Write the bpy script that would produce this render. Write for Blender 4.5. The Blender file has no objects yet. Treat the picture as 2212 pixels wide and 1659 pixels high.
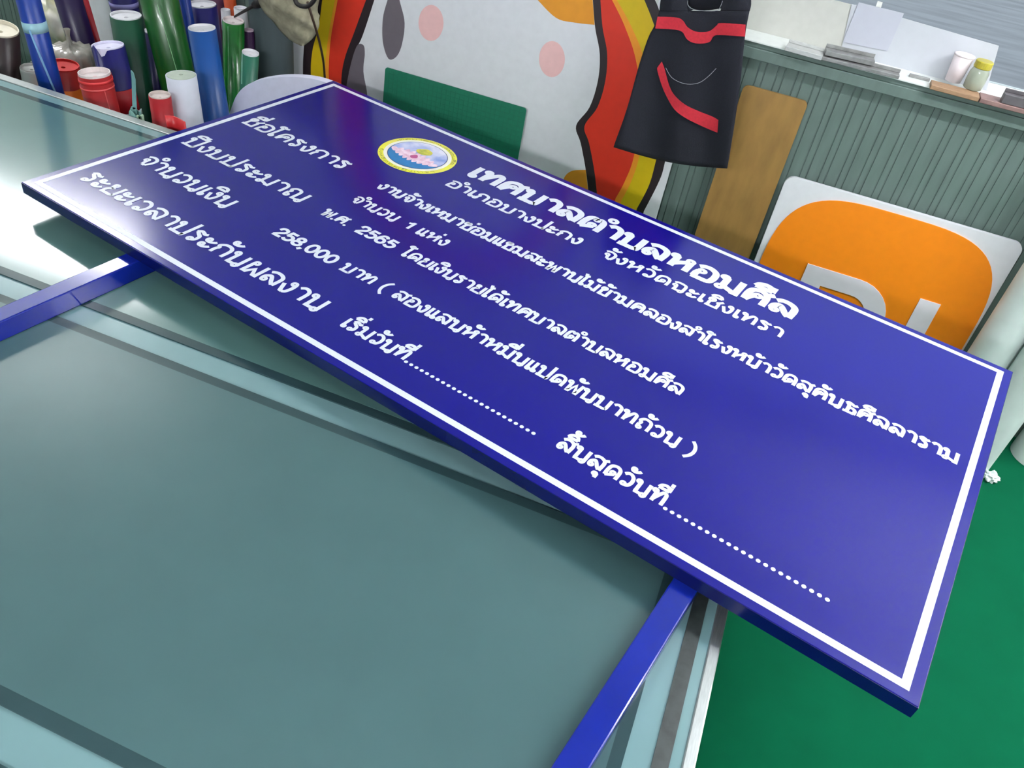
import bpy, bmesh, math, random
from mathutils import Vector, Matrix
random.seed(7)
PI = math.pi
SC = bpy.context.scene
COL = SC.collection

# ---------------------------------------------------------------- camera
FPX, CX, CY, CAMZ = 1793.2858, 1106.0, 829.5, 2.072
# columns: image right, image down, view direction, in world axes (x along table and wall, y to the back wall)
RT = ((0.9231, 0.3348, -0.1890), (0.3567, -0.5623, 0.7461), (0.1435, -0.7562, -0.6385))
cam_d = bpy.data.cameras.new('camera')
cam_d.sensor_fit = 'HORIZONTAL'; cam_d.sensor_width = 36.0; cam_d.lens = FPX / 2212 * 36.0
cam_d.clip_start = 0.05; cam_d.clip_end = 100
cam = bpy.data.objects.new('camera', cam_d); COL.objects.link(cam)
rot = Matrix([[r[0], -r[1], -r[2]] for r in RT]).to_quaternion().to_matrix().to_4x4()
cam.matrix_world = Matrix.Translation((0, 0, CAMZ)) @ rot
SC.camera = cam

# ---------------------------------------------------------------- world, exposure
w = bpy.data.worlds.new('world'); SC.world = w; w.use_nodes = True
bg = w.node_tree.nodes['Background']; bg.inputs[0].default_value = (0.80, 0.90, 1.0, 1); bg.inputs[1].default_value = 1.4
SC.view_settings.view_transform = 'Standard'; SC.view_settings.look = 'None'
SC.view_settings.exposure = 0.0; SC.view_settings.gamma = 1.0; SC.view_settings.use_curve_mapping = False
SC.cycles.use_denoising = True
SC.cycles.max_bounces = 8
LAMP = {'back': 60.0, 'right': 190.0, 'main': 330.0, 'front': 20.0, 'rear': 380.0}          # strength of the fluorescent tubes; all but back are added fill

# ---------------------------------------------------------------- pixel -> place helpers
def ray(px, py):
    a, b = px - CX, py - CY
    return Vector([RT[i][0]*a + RT[i][1]*b + RT[i][2]*FPX for i in range(3)])
def on_y(px, py, y):
    d = ray(px, py); t = y / d.y
    return Vector((d.x*t, y, CAMZ + d.z*t))
def on_z(px, py, z):
    d = ray(px, py); t = (z - CAMZ) / d.z
    return Vector((d.x*t, d.y*t, z))
def depth(P):
    return RT[0][2]*P.x + RT[1][2]*P.y + RT[2][2]*(P.z - CAMZ)

# ---------------------------------------------------------------- materials
def lin(c):
    return tuple(((v/255)/12.92 if v/255 <= 0.04045 else ((v/255+0.055)/1.055)**2.4) for v in c) + (1,)
MATS = {}
def mat(name, rgb, rough=0.5, var=0.06, scale=30, metal=0.0, spec=0.5, coat=0.0, emit=None, bump=0.0, stretch=(1, 1, 1), vdark=None, trans=0.0):
    if name in MATS: return MATS[name]
    m = bpy.data.materials.new(name); m.use_nodes = True; nt = m.node_tree
    b = nt.nodes['Principled BSDF']
    c = lin(rgb)
    tc = nt.nodes.new('ShaderNodeTexCoord'); mp = nt.nodes.new('ShaderNodeMapping'); mp.inputs['Scale'].default_value = stretch
    no = nt.nodes.new('ShaderNodeTexNoise'); no.inputs['Scale'].default_value = scale; no.inputs['Detail'].default_value = 5
    rp = nt.nodes.new('ShaderNodeValToRGB')
    lo = lin(vdark) if vdark else tuple(v*(1-var*2) for v in c[:3]) + (1,)
    hi = tuple(min(1, v*(1+var)) for v in c[:3]) + (1,)
    rp.color_ramp.elements[0].color = lo; rp.color_ramp.elements[0].position = 0.3
    rp.color_ramp.elements[1].color = hi; rp.color_ramp.elements[1].position = 0.62
    L = nt.links.new
    L(tc.outputs['Object'], mp.inputs[0]); L(mp.outputs[0], no.inputs['Vector']); L(no.outputs['Fac'], rp.inputs[0]); L(rp.outputs[0], b.inputs['Base Color'])
    b.inputs['Roughness'].default_value = rough; b.inputs['Metallic'].default_value = metal
    b.inputs['Specular IOR Level'].default_value = spec
    b.inputs['Coat Weight'].default_value = coat; b.inputs['Coat Roughness'].default_value = 0.08
    b.inputs['Transmission Weight'].default_value = trans
    if bump:
        bp = nt.nodes.new('ShaderNodeBump'); bp.inputs['Strength'].default_value = bump; bp.inputs['Distance'].default_value = 0.01
        L(no.outputs['Fac'], bp.inputs['Height']); L(bp.outputs[0], b.inputs['Normal'])
    if emit:
        b.inputs['Emission Color'].default_value = (0.96, 0.965, 1.0, 1); b.inputs['Emission Strength'].default_value = emit
    MATS[name] = m
    return m

# ---------------------------------------------------------------- mesh helpers
def obj(name, bm, m, parent=None, smooth=False, bevel=0.0):
    bmesh.ops.recalc_face_normals(bm, faces=bm.faces[:])
    return raw(name, bm, m, parent, smooth, bevel)
def raw(name, bm, m, parent=None, smooth=False, bevel=0.0):
    me = bpy.data.meshes.new(name); bm.to_mesh(me); bm.free()
    for x in (m if isinstance(m, (list, tuple)) else [m]): me.materials.append(x)
    if smooth:
        for p in me.polygons: p.use_smooth = True
    o = bpy.data.objects.new(name, me); COL.objects.link(o)
    if parent: o.parent = parent
    if bevel:
        b = o.modifiers.new('bevel', 'BEVEL'); b.width = bevel; b.segments = 2; b.limit_method = 'ANGLE'; b.angle_limit = 0.6
    return o
def tag(o, label=None, cat=None, group=None, kind=None):
    if label: o['label'] = label
    if cat: o['category'] = cat
    if group: o['group'] = group
    if kind: o['kind'] = kind
    return o
def thing(name, label, cat, loc=(0, 0, 0), group=None, rot=None):
    o = bpy.data.objects.new(name, None); COL.objects.link(o); o.location = loc; o.empty_display_size = 0.05
    if rot: o.rotation_euler = rot
    return tag(o, label, cat, group)
def struct(name, bm, m, parent=None, **k):
    o = obj(name, bm, m, parent, **k)
    if not parent: o['kind'] = 'structure'
    return o
def box(bm, x0, x1, y0, y1, z0, z1, mi=0):
    v = [bm.verts.new(p) for p in ((x0,y0,z0),(x1,y0,z0),(x1,y1,z0),(x0,y1,z0),(x0,y0,z1),(x1,y0,z1),(x1,y1,z1),(x0,y1,z1))]
    for f in ((3,2,1,0),(4,5,6,7),(0,1,5,4),(1,2,6,5),(2,3,7,6),(3,0,4,7)):
        bm.faces.new([v[i] for i in f]).material_index = mi
    return v
def B(*a):
    bm = bmesh.new(); box(bm, *a); return bm
def frame_of(d):
    d = d.normalized(); a = Vector((0, 0, 1)) if abs(d.z) < 0.9 else Vector((1, 0, 0))
    u = d.cross(a).normalized(); v = d.cross(u).normalized()
    return u, v
def tube(bm, pts, rads, n=12, cap=True, mi=0):
    pts = [Vector(p) for p in pts]
    if not isinstance(rads, (list, tuple)): rads = [rads]*len(pts)
    rings = []; u = None
    for i, p in enumerate(pts):
        d = (pts[min(i+1, len(pts)-1)] - pts[max(i-1, 0)]).normalized()
        if u is None: u, v = frame_of(d)
        else:
            u = (u - d*u.dot(d)).normalized(); v = d.cross(u)
        rings.append([bm.verts.new(p + u*math.cos(2*PI*k/n)*rads[i] + v*math.sin(2*PI*k/n)*rads[i]) for k in range(n)])
    for a, b in zip(rings, rings[1:]):
        for k in range(n): bm.faces.new((a[k], a[(k+1) % n], b[(k+1) % n], b[k])).material_index = mi
    if cap:
        bm.faces.new(rings[0][::-1]).material_index = mi; bm.faces.new(rings[-1]).material_index = mi
    return rings
def cr(pts, n=8, closed=False):
    """Catmull-Rom through pts (tuples of any length)"""
    out = []; N = len(pts)
    rng = range(N if closed else N-1)
    for i in rng:
        g = (lambda k: pts[k % N]) if closed else (lambda k: pts[max(0, min(N-1, k))])
        p0, p1, p2, p3 = g(i-1), g(i), g(i+1), g(i+2)
        for s in range(n):
            t = s/n
            out.append(tuple(0.5*((2*b) + (c-a)*t + (2*a-5*b+4*c-d)*t*t + (3*b-a-3*c+d)*t*t*t) for a, b, c, d in zip(p0, p1, p2, p3)))
    if not closed: out.append(tuple(pts[-1]))
    return out
def poly(bm, pts, mi=0):
    vs = [bm.verts.new(p) for p in pts]
    es = [bm.edges.new((vs[i], vs[(i+1) % len(vs)])) for i in range(len(vs))]
    r = bmesh.ops.triangle_fill(bm, use_beauty=True, edges=es)
    for g in r['geom']:
        if isinstance(g, bmesh.types.BMFace): g.material_index = mi
    return vs
def slab(bm, pts, off, mi=0):
    """prism: polygon pts (3d, coplanar) and its copy moved by off"""
    off = Vector(off); n = len(pts)
    a = poly(bm, pts, mi); b = poly(bm, [Vector(p)+off for p in pts], mi)
    for i in range(n): bm.faces.new((a[i], a[(i+1) % n], b[(i+1) % n], b[i])).material_index = mi

# ---------------------------------------------------------------- palette
white_wall = mat('white_wall', (214, 218, 214), 0.8, 0.03)
ceil_m = mat('ceiling_paint', (225, 228, 226), 0.9, 0.02)
carpet = mat('green_carpet', (1, 84, 54), 0.95, 0.04, 5, bump=0.1, spec=0.1)
rib_m = mat('green_ribbed_panel', (98, 115, 110), 0.45, 0.06, 6, stretch=(6, 6, 1), spec=0.4)
white_alu = mat('white_aluminium', (228, 232, 230), 0.35, 0.02)
paper_m = mat('white_paper', (188, 191, 198), 0.8, 0.01)
cream_paper = mat('cream_paper', (192, 192, 186), 0.75, 0.02)
alu = mat('raw_aluminium', (190, 191, 190), 0.38, 0.08, 60, metal=0.25, stretch=(1, 10, 10))
alu_dark = mat('worn_aluminium', (136, 136, 136), 0.42, 0.12, 40, metal=0.25)
asphalt = mat('grey_street', (150, 151, 155), 0.9, 0.10, 1.2, stretch=(1, 6, 1))
vinyl_blue = mat('blue_vinyl', (13, 10, 114), 0.18, 0.02, 3, spec=0.28)
enamel = mat('blue_enamel', (8, 28, 134), 0.16, 0.05, 8, spec=0.5)
letter = mat('white_lettering', (214, 218, 232), 0.4, 0.005)
mat_green = mat('sage_cutting_mat', (66, 95, 98), 0.14, 0.02, 5, spec=0.8, bump=0.004)
mat_edge = mat('dark_mat_border', (44, 66, 70), 0.10, 0.05, 8)
glass_pale = mat('pale_table_glass', (112, 144, 149), 0.14, 0.03, 6, spec=0.8)
steel = mat('brushed_steel', (168, 172, 172), 0.28, 0.06, 40, metal=0.8, stretch=(10, 1, 1))
slot_m = mat('dark_rail_slot', (48, 54, 54), 0.3, 0.2, 40)
leg_paint = mat('grey_table_leg', (110, 116, 116), 0.5)

# ---------------------------------------------------------------- room
X0, X1, Y0, YW, ZC = -5.5, 3.6, -3.2, 3.20, 3.10
SILL = 1.240
struct('floor', B(X0, X1, Y0, YW+0.2, -0.06, 0.0), carpet)
struct('ceiling', B(X0, X1, Y0, YW+0.2, ZC, ZC+0.08), ceil_m)
struct('wall_left', B(X0-0.1, X0, Y0, YW+0.2, 0, ZC), white_wall)
struct('wall_right', B(X1, X1+0.1, Y0, YW+0.2, 0, ZC), white_wall)
struct('wall_front', B(X0, X1, Y0-0.1, Y0, 0, ZC), white_wall)
bm = bmesh.new()                                     # back wall: masonry round the window opening, ribbed cladding below the sill
WX0, WX1, WZ1 = -0.275, 2.2, 2.15
box(bm, X0, X1, YW+0.02, YW+0.20, 0, SILL-0.02)
box(bm, X0, WX0, YW+0.02, YW+0.20, SILL-0.02, ZC); box(bm, WX1, X1, YW+0.02, YW+0.20, SILL-0.02, ZC); box(bm, WX0, WX1, YW+0.02, YW+0.20, WZ1, ZC)
struct('wall_back', bm, white_wall)
bm = bmesh.new()
per, x = 0.068, X0
prof = []
while x < X1 - per:
    for gx in (0.0, 0.024):
        prof += [(x+gx, YW+0.0005), (x+gx+0.0012, YW+0.0042), (x+gx+0.0038, YW+0.0042), (x+gx+0.005, YW+0.0005)]
    x += per
vs0 = [bm.verts.new((a, b, 0.0)) for a, b in prof]; vs1 = [bm.verts.new((a, b, SILL-0.061)) for a, b in prof]
for i in range(len(prof)-1): bm.faces.new((vs0[i], vs0[i+1], vs1[i+1], vs1[i]))
clad = raw('trim_1', bm, rib_m); tag(clad, 'green ribbed cladding covering the wall below the window', None, None, 'structure')
bm = bmesh.new(); box(bm, X0, X1, YW-0.030, YW+0.019, SILL-0.060, SILL-0.022); box(bm, X0, X1, YW-0.022, YW+0.019, SILL-0.022, SILL-0.004)
tag(struct('trim_2', bm, rib_m, bevel=0.002), 'flat green capping rail along the top of the ribbed cladding')
bm = B(X0, X1, YW-0.030, YW+0.105, SILL-0.004, SILL)
tag(struct('trim_3', bm, white_alu), 'narrow white window sill on top of the green rail')
wf = bmesh.new()
for a in ((WX0, WX0+0.05, SILL, WZ1), (WX1-0.05, WX1, SILL, WZ1), (WX0+0.05, WX1-0.05, SILL, SILL+0.022), (WX0+0.05, WX1-0.05, WZ1-0.05, WZ1)):
    box(wf, a[0], a[1], YW+0.11, YW+0.15, a[2], a[3])
win = struct('window_1', wf, white_alu)
gm = bpy.data.materials.new('window_glass'); gm.use_nodes = True; nt = gm.node_tree
for n in list(nt.nodes):
    if n.type != 'OUTPUT_MATERIAL': nt.nodes.remove(n)
tr = nt.nodes.new('ShaderNodeBsdfTransparent'); gl = nt.nodes.new('ShaderNodeBsdfGlossy'); gl.inputs['Roughness'].default_value = 0.02
fr = nt.nodes.new('ShaderNodeFresnel'); fr.inputs[0].default_value = 1.25; mx = nt.nodes.new('ShaderNodeMixShader')
tr.inputs[0].default_value = (0.93, 0.95, 0.95, 1)
nt.links.new(fr.outputs[0], mx.inputs[0]); nt.links.new(tr.outputs[0], mx.inputs[1]); nt.links.new(gl.outputs[0], mx.inputs[2]); nt.links.new(mx.outputs[0], [n for n in nt.nodes if n.type == 'OUTPUT_MATERIAL'][0].inputs[0])
obj('glass_pane', B(WX0+0.05, WX1-0.05, YW+0.128, YW+0.133, SILL+0.022, WZ1-0.05), gm, win)
tag(struct('ground_outside', B(-12, 14, YW+0.25, 22, -0.1, -0.02), asphalt), 'grey street seen through the window')

# ---------------------------------------------------------------- fluorescent lamps (back one known by its highlight, the others added fill)
lamp_white = mat('lamp_housing', (235, 236, 236), 0.5, 0.01)
def lamp(label, x0, x1, y, z, strength, wall=False, panel=0):
    t = thing('fluorescent_lamp', label, 'lamp', ((x0+x1)/2, y, z))
    h = (x1-x0)/2
    bm = bmesh.new()
    if wall: box(bm, -h, h, 0.03, 0.09, -0.03, 0.03)
    else:
        box(bm, -h, h, -0.03, 0.03, 0.02, 0.055)
        for q in (-1, 1): box(bm, q*h*0.7-0.006, q*h*0.7+0.006, -0.006, 0.006, 0.055, ZC - z)
    obj('housing', bm, lamp_white, t, bevel=0.004)
    bm = bmesh.new()
    if panel: box(bm, -h+0.03, h-0.03, -0.03, 0.03, -panel, panel)
    else: tube(bm, [(-h+0.03, 0, -0.02), (h-0.03, 0, -0.02)], 0.018, 12)
    em = mat('tube_glow_%d' % round(strength), (255, 255, 255), 0.5, 0.0, emit=strength)
    obj('diffuser' if panel else 'lamp_tube', bm, em, t, smooth=not panel)
    for s in (-1, 1):
        bm = bmesh.new(); box(bm, s*h-0.03 if s > 0 else -h, h if s > 0 else -h+0.03, -0.025, 0.035, -0.045, 0.02)
        obj('lamp_holder', bm, lamp_white, t)
    return t
lamp('white lamp with a flat diffuser on the back wall beyond the vinyl rolls', -4.65, -3.0, YW-0.07, 2.385, LAMP['back'], True, 0.05)
lamp('added unseen tube lamp on the back wall right of the window', 2.1, 3.5, YW-0.07, 2.50, LAMP['right'], True)  # added out of view, to light the sign and table from behind
lamp('added unseen ceiling tube lamp over the green carpet', 0.85, 2.35, 2.05, 2.85, LAMP['main'])  # added out of view, brightens sign and boards without a visible reflection
lamp('added unseen ceiling tube lamp above the near half of the table', -1.3, 0.2, 0.55, 2.9, LAMP['front'])  # unseen fill, added to brighten the boards from the front
lamp('added unseen ceiling tube lamp far behind the viewer', -1.7, 0.7, -2.5, 2.95, LAMP['rear'])  # fill added behind the camera so upright boards get frontal light

# ---------------------------------------------------------------- work table
TZ = 0.80
TX0, TX1, TY0, TY1 = -3.35, 0.226, -0.55, 2.112
table = thing('work_table', 'large glass-topped work table with sage green cutting mats', 'table', (0, 0, 0))
obj('table_top', B(TX0, TX1-0.004, TY0, TY1-0.004, TZ-0.045, TZ-0.004), glass_pale, table)
mat_far = mat('sage_mat_sheen', (82, 116, 113), 0.14, 0.02, 5, spec=0.8, bump=0.004)  # sage made lighter: grazing sheen of the far mat put into its colour
def mat_part(y0, y1, x1=0.092, m=mat_green):
    o = obj('cutting_mat', B(TX0+0.12, x1, y0, y1, TZ-0.004, TZ), m, table)
    bm = bmesh.new(); e = 0.024
    box(bm, TX0+0.10, x1+0.022, y0-e, y0, TZ-0.004, TZ-0.0004); box(bm, TX0+0.10, x1+0.022, y1, y1+e, TZ-0.004, TZ-0.0004)
    box(bm, x1, x1+0.022, y0, y1, TZ-0.004, TZ-0.0004); box(bm, TX0+0.10, TX0+0.12, y0, y1, TZ-0.004, TZ-0.0004)
    obj('mat_border', bm, mat_edge, o)
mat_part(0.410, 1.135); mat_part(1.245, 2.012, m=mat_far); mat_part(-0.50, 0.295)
bm = bmesh.new(); box(bm, TX1-0.068, TX1-0.041, TY0, TY1-0.03, TZ-0.004, TZ)
obj('rail_slot', bm, slot_m, table)
bm = bmesh.new(); box(bm, TX1-0.022, TX1, TY0, TY1, TZ-0.05, TZ); box(bm, TX0, TX1-0.022, TY1-0.035, TY1, TZ-0.05, TZ); box(bm, TX0, TX1-0.022, TY0, TY0+0.03, TZ-0.05, TZ)
obj('edge_rail', bm, steel, table, bevel=0.003)
for lx in (TX0+0.2, -1.55, TX1-0.12):
    for ly in (TY0+0.15, TY1-0.18):
        obj('leg', B(lx-0.025, lx+0.025, ly-0.025, ly+0.025, 0.0, TZ-0.045), leg_paint, table, bevel=0.003)
obj('frame_rail', B(TX0+0.15, TX1-0.1, TY1-0.2, TY1-0.16, TZ-0.11, TZ-0.045), leg_paint, table)

# ---------------------------------------------------------------- Thai lettering drawn as strokes (unit: body height 1)
R_ = 0.105
def ring(x, y, r=R_): return ('o', x, y, r)
def S(*p): return ('s', [tuple(map(float, q.split(','))) for q in p])
def P(*p): return ('l', [tuple(map(float, q.split(','))) for q in p])
def shift(st, dx, dy=0):
    out = []
    for s in st:
        if s[0] in 'od': out.append((s[0], s[1]+dx, s[2]+dy, s[3]))
        elif s[0] == 'e': out.append(('e', s[1]+dx, s[2]+dy, s[3], s[4]))
        else: out.append((s[0], [(a+dx, b+dy) for a, b in s[1]]))
    return out
ARCH = S('.14,.08', '.13,.5', '.2,.8', '.45,.92', '.68,.82', '.76,.58', '.76,.08')
KO = S('.14,.08', '.14,.42', '.2,.56', '.10,.70', '.26,.88', '.45,.92', '.66,.84', '.75,.62', '.75,.08')
LOLING = [S('.10,.22', '.12,.44', '.28,.58', '.42,.46', '.56,.26', '.72,.10'), ring(.2,.22), S('.10,.80', '.28,.92', '.52,.92', '.72,.8', '.78,.58', '.75,.08')]
KHO = [ring(.22,.74), S('.12,.76', '.2,.9', '.36,.9', '.42,.76', '.32,.62', '.22,.5', '.22,.08'), P('.08,.08', '.72,.08')]
SARA_A = [S('.06,.78', '.22,.92', '.42,.88', '.54,.68', '.54,.08')]
TILDE = [ring(.12,.12,.1), S('.03,.08', '.12,-.02', '.3,-.02', '.46,.08', '.52,.16')]
E_ = [P('.13,.94', '.13,.2'), S('.13,.3', '.13,.16', '.2,.06'), ring(.21,.15)]
G = {
 'ก': (.92, [KO]), 'ค': (.94, [ARCH, ring(.46,.56), S('.37,.52', '.26,.36', '.14,.08')]),
 'ด': (.94, [ARCH, ring(.46,.42), S('.14,.08', '.34,.20', '.56,.34')]),
 'ต': (.96, [S('.14,.08', '.12,.5', '.18,.82', '.34,.92', '.46,.80', '.58,.92', '.72,.84', '.78,.58', '.78,.08'), ring(.46,.42), S('.14,.08', '.34,.20', '.56,.34')]),
 'ศ': (.96, [ARCH, ring(.46,.56), S('.37,.52', '.26,.36', '.14,.08'), P('.66,.80', '.94,.98')]),
 'ง': (.70, [ring(.42,.80), S('.52,.80', '.54,.5', '.48,.18', '.36,.08'), P('.38,.08', '.26,.10', '.06,.60')]),
 'จ': (.84, [S('.08,.80', '.26,.92', '.5,.9', '.68,.72', '.68,.36', '.58,.08'), P('.60,.08', '.42,.08'), S('.42,.08', '.36,.28', '.34,.48'), ring(.26,.52)]),
 'ฉ': (.98, [S('.08,.82', '.26,.93', '.56,.92', '.76,.76', '.76,.08'), ring(.2,.56), S('.29,.52', '.30,.3', '.28,.08'), P('.20,.09', '.40,.09', '.58,.10'), ring(.66,.08,.105)]),
 'ข': (.86, KHO + [P('.72,.0', '.72,.94')]),
 'ช': (.92, KHO + [S('.72,.0', '.72,.5', '.66,.64'), S('.56,.66', '.68,.66', '.88,.92')]),
 'ซ': (.94, [ring(.18,.74), S('.08,.76', '.16,.9', '.28,.82', '.38,.92', '.46,.78', '.34,.62', '.24,.5', '.24,.08'), P('.08,.08', '.74,.08'), S('.74,.0', '.74,.5', '.68,.64'), S('.58,.66', '.7,.66', '.9,.92')]),
 'ณ': (1.22, [ring(.24,.15), P('.15,.15', '.15,.44'), S('.15,.44', '.22,.56', '.12,.70', '.26,.90', '.44,.92', '.58,.82', '.62,.6', '.62,.08'), P('.54,.09', '.74,.09', '.90,.10'), ring(.96,.075,.108), P('1.07,.04', '1.07,.94')]),
 'ถ': (.92, [ring(.25,.15), P('.16,.15', '.16,.44'), S('.16,.44', '.22,.56', '.12,.70', '.28,.90', '.48,.92', '.68,.84', '.76,.62', '.76,.08')]),
 'ภ': (.96, [ring(.12,.15), P('.22,.15', '.22,.44'), S('.22,.44', '.28,.56', '.18,.70', '.32,.90', '.5,.92', '.7,.84', '.78,.62', '.78,.08')]),
 'ท': (.94, [ring(.13,.82), P('.23,.84', '.23,.08'), S('.23,.22', '.42,.66', '.56,.90', '.70,.88', '.76,.72', '.76,.08')]),
 'ธ': (.88, [S('.10,.76', '.22,.92', '.42,.88', '.58,.80', '.78,.90'), S('.16,.80', '.30,.66', '.30,.08'), P('.06,.08', '.72,.08'), S('.72,.02', '.73,.34', '.6,.5', '.32,.52')]),
 'น': (.94, [ring(.13,.82), P('.23,.84', '.23,.08'), P('.14,.09', '.36,.09', '.58,.10'), ring(.65,.075,.108), P('.76,.04', '.76,.94')]),
 'บ': (.94, [ring(.13,.82), P('.23,.84', '.23,.08'), P('.06,.08', '.66,.08'), S('.62,.08', '.72,.12', '.76,.22', '.76,.94')]),
 'ป': (.94, [ring(.13,.82), P('.23,.84', '.23,.08'), P('.06,.08', '.66,.08'), S('.62,.08', '.72,.12', '.76,.22', '.76,1.30')]),
 'ผ': (1.0, [ring(.27,.82), P('.17,.82', '.15,.08', '.30,.08', '.50,.46', '.70,.08', '.84,.08', '.84,.94')]),
 'พ': (1.04, [ring(.13,.82), P('.23,.82', '.25,.08', '.33,.08', '.55,.74', '.74,.08', '.82,.08', '.90,.94')]),
 'ม': (.96, [ring(.14,.82), P('.24,.84', '.25,.26'), ring(.17,.15), P('.22,.25', '.34,.22', '.66,.10'), P('.58,.08', '.77,.08', '.77,.94')]),
 'ย': (.92, [ring(.25,.80), S('.16,.82', '.20,.66', '.34,.56', '.2,.48', '.13,.34', '.13,.08'), P('.05,.08', '.66,.08'), S('.62,.08', '.72,.12', '.75,.22', '.75,.94')]),
 'ร': (.74, [ring(.27,.16), S('.37,.12', '.48,.24', '.46,.52', '.28,.66', '.10,.80'), S('.06,.78', '.2,.92', '.36,.88', '.48,.82', '.62,.90')]),
 'ล': (.94, LOLING), 'ส': (.98, LOLING + [P('.66,.82', '.94,.98')]),
 'ว': (.78, [ring(.27,.16), S('.36,.10', '.52,.16', '.62,.42', '.58,.72', '.42,.90', '.22,.92', '.05,.78')]),
 'ห': (.98, [ring(.13,.82), P('.23,.84', '.23,.08'), S('.23,.26', '.42,.48', '.62,.64', '.72,.74'), ring(.72,.80), P('.77,.74', '.78,.08')]),
 'อ': (.92, [ring(.28,.56), S('.19,.52', '.14,.34', '.14,.08'), P('.06,.08', '.62,.08'), S('.58,.08', '.72,.16', '.77,.44', '.72,.76', '.5,.92', '.28,.92', '.08,.80')]),
 'า': (.70, SARA_A), 'ำ': (.70, SARA_A + [ring(-.04,1.22,.13)]),
 'ะ': (.66, shift(TILDE, .04, .58) + shift(TILDE, .04, .12)),
 'เ': (.40, E_), 'แ': (.76, E_ + shift(E_, .36)),
 'โ': (.46, [P('.13,1.18', '.13,.2'), S('.13,.3', '.13,.16', '.2,.06'), ring(.21,.15), S('.13,1.06', '.08,1.16', '-.10,1.26', '-.02,1.38', '.12,1.38', '.22,1.28', '.40,1.36')]),
 'ไ': (.46, [P('.13,1.06', '.13,.2'), S('.13,.3', '.13,.16', '.2,.06'), ring(.21,.15), S('.13,1.0', '.14,1.14', '.28,1.26'), P('.28,1.26', '.04,1.22', '-.04,1.44')]),
 '0': (.74, [('e', .37, .5, .27, .43)]), '1': (.56, [S('.10,.70', '.24,.78', '.34,.94'), P('.34,.98', '.34,.06')]),
 '2': (.72, [S('.10,.66', '.18,.88', '.38,.94', '.58,.84', '.56,.60', '.34,.38', '.10,.10'), P('.06,.08', '.66,.08')]),
 '5': (.72, [P('.62,.92', '.2,.92', '.13,.48'), S('.13,.50', '.34,.60', '.58,.52', '.62,.30', '.46,.10', '.24,.08', '.08,.20')]),
 '6': (.72, [('e', .37, .33, .25, .26), S('.62,.78', '.46,.93', '.26,.88', '.13,.6', '.12,.34')]),
 '8': (.72, [('e', .36, .72, .21, .2), ('e', .36, .28, .26, .21)]),
 ',': (.34, [P('.16,.12', '.14,.02', '.04,-.14')]), '.': (.32, [('d', .14, .08, .11)]),
 '(': (.5, [S('.36,1.16', '.16,.86', '.08,.45', '.16,.04', '.36,-.26')]), ')': (.5, [S('.1,1.16', '.3,.86', '.38,.45', '.3,.04', '.1,-.26')]),
 ' ': (.55, []),
}
DOME = [S('.02,1.12', '.10,1.30', '.30,1.40', '.5,1.34', '.60,1.12'), P('.0,1.13', '.62,1.13')]
UP = {  # marks: (strokes with x measured from the right stem of the consonant, is it an upper vowel)
 'ิ': DOME, 'ี': DOME + [P('.60,1.10', '.60,1.46')], 'ื': DOME + [P('.60,1.10', '.60,1.46'), P('.42,1.2', '.42,1.46')],
 'ั': shift(TILDE, .20, 1.24), '้': shift(TILDE, .20, 1.24), '่': [P('.62,1.14', '.62,1.40')], 'ุ': [ring(.52,-.20,.1), P('.62,-.16', '.62,-.46')],
}
def layout(text):
    out = []; x = 0.0; stem = 0.0; top = False; right = 0
    for ch in text:
        if ch in UP:
            st = shift(UP[ch], stem - .62)
            if ch == 'ิ': st = shift(st, -.02)
            if ch in '่้' and top: st = shift(st, -.02, .34)
            if ch in '่' and not top: st = shift(st, .02, .02)
            if ch != 'ุ': top = True
            if ch in 'ิีื' and prev == 'ป': st = shift(st, -.10, .02)
            out += st; continue
        adv, st = G[ch]
        out += shift(st, x)
        stem = x + adv - .18; top = ch in 'ำ'; prev = ch
        x += adv
    return out, x
def ribbon(bm, pts, w, tf, closed=False):
    n = len(pts); L = []; Rr = []
    for i in range(n):
        if closed: a, b, c = pts[i-1], pts[i], pts[(i+1) % n]
        else: a, b, c = pts[max(i-1, 0)], pts[i], pts[min(i+1, n-1)]
        d1 = Vector((b[0]-a[0], b[1]-a[1])); d2 = Vector((c[0]-b[0], c[1]-b[1]))
        if d1.length < 1e-9: d1 = d2
        if d2.length < 1e-9: d2 = d1
        d1.normalize(); d2.normalize(); t = d1 + d2
        if t.length < 0.2: t = d1.copy()
        t.normalize(); nn = Vector((-t.y, t.x)); k = min(1.6, 1/max(0.3, nn.dot(Vector((-d1.y, d1.x)))))
        L.append(bm.verts.new(tf(b[0]+nn.x*w/2*k, b[1]+nn.y*w/2*k))); Rr.append(bm.verts.new(tf(b[0]-nn.x*w/2*k, b[1]-nn.y*w/2*k)))
    for i in range(n if closed else n-1):
        j = (i+1) % n; bm.faces.new((L[i], Rr[i], Rr[j], L[j]))
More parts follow.
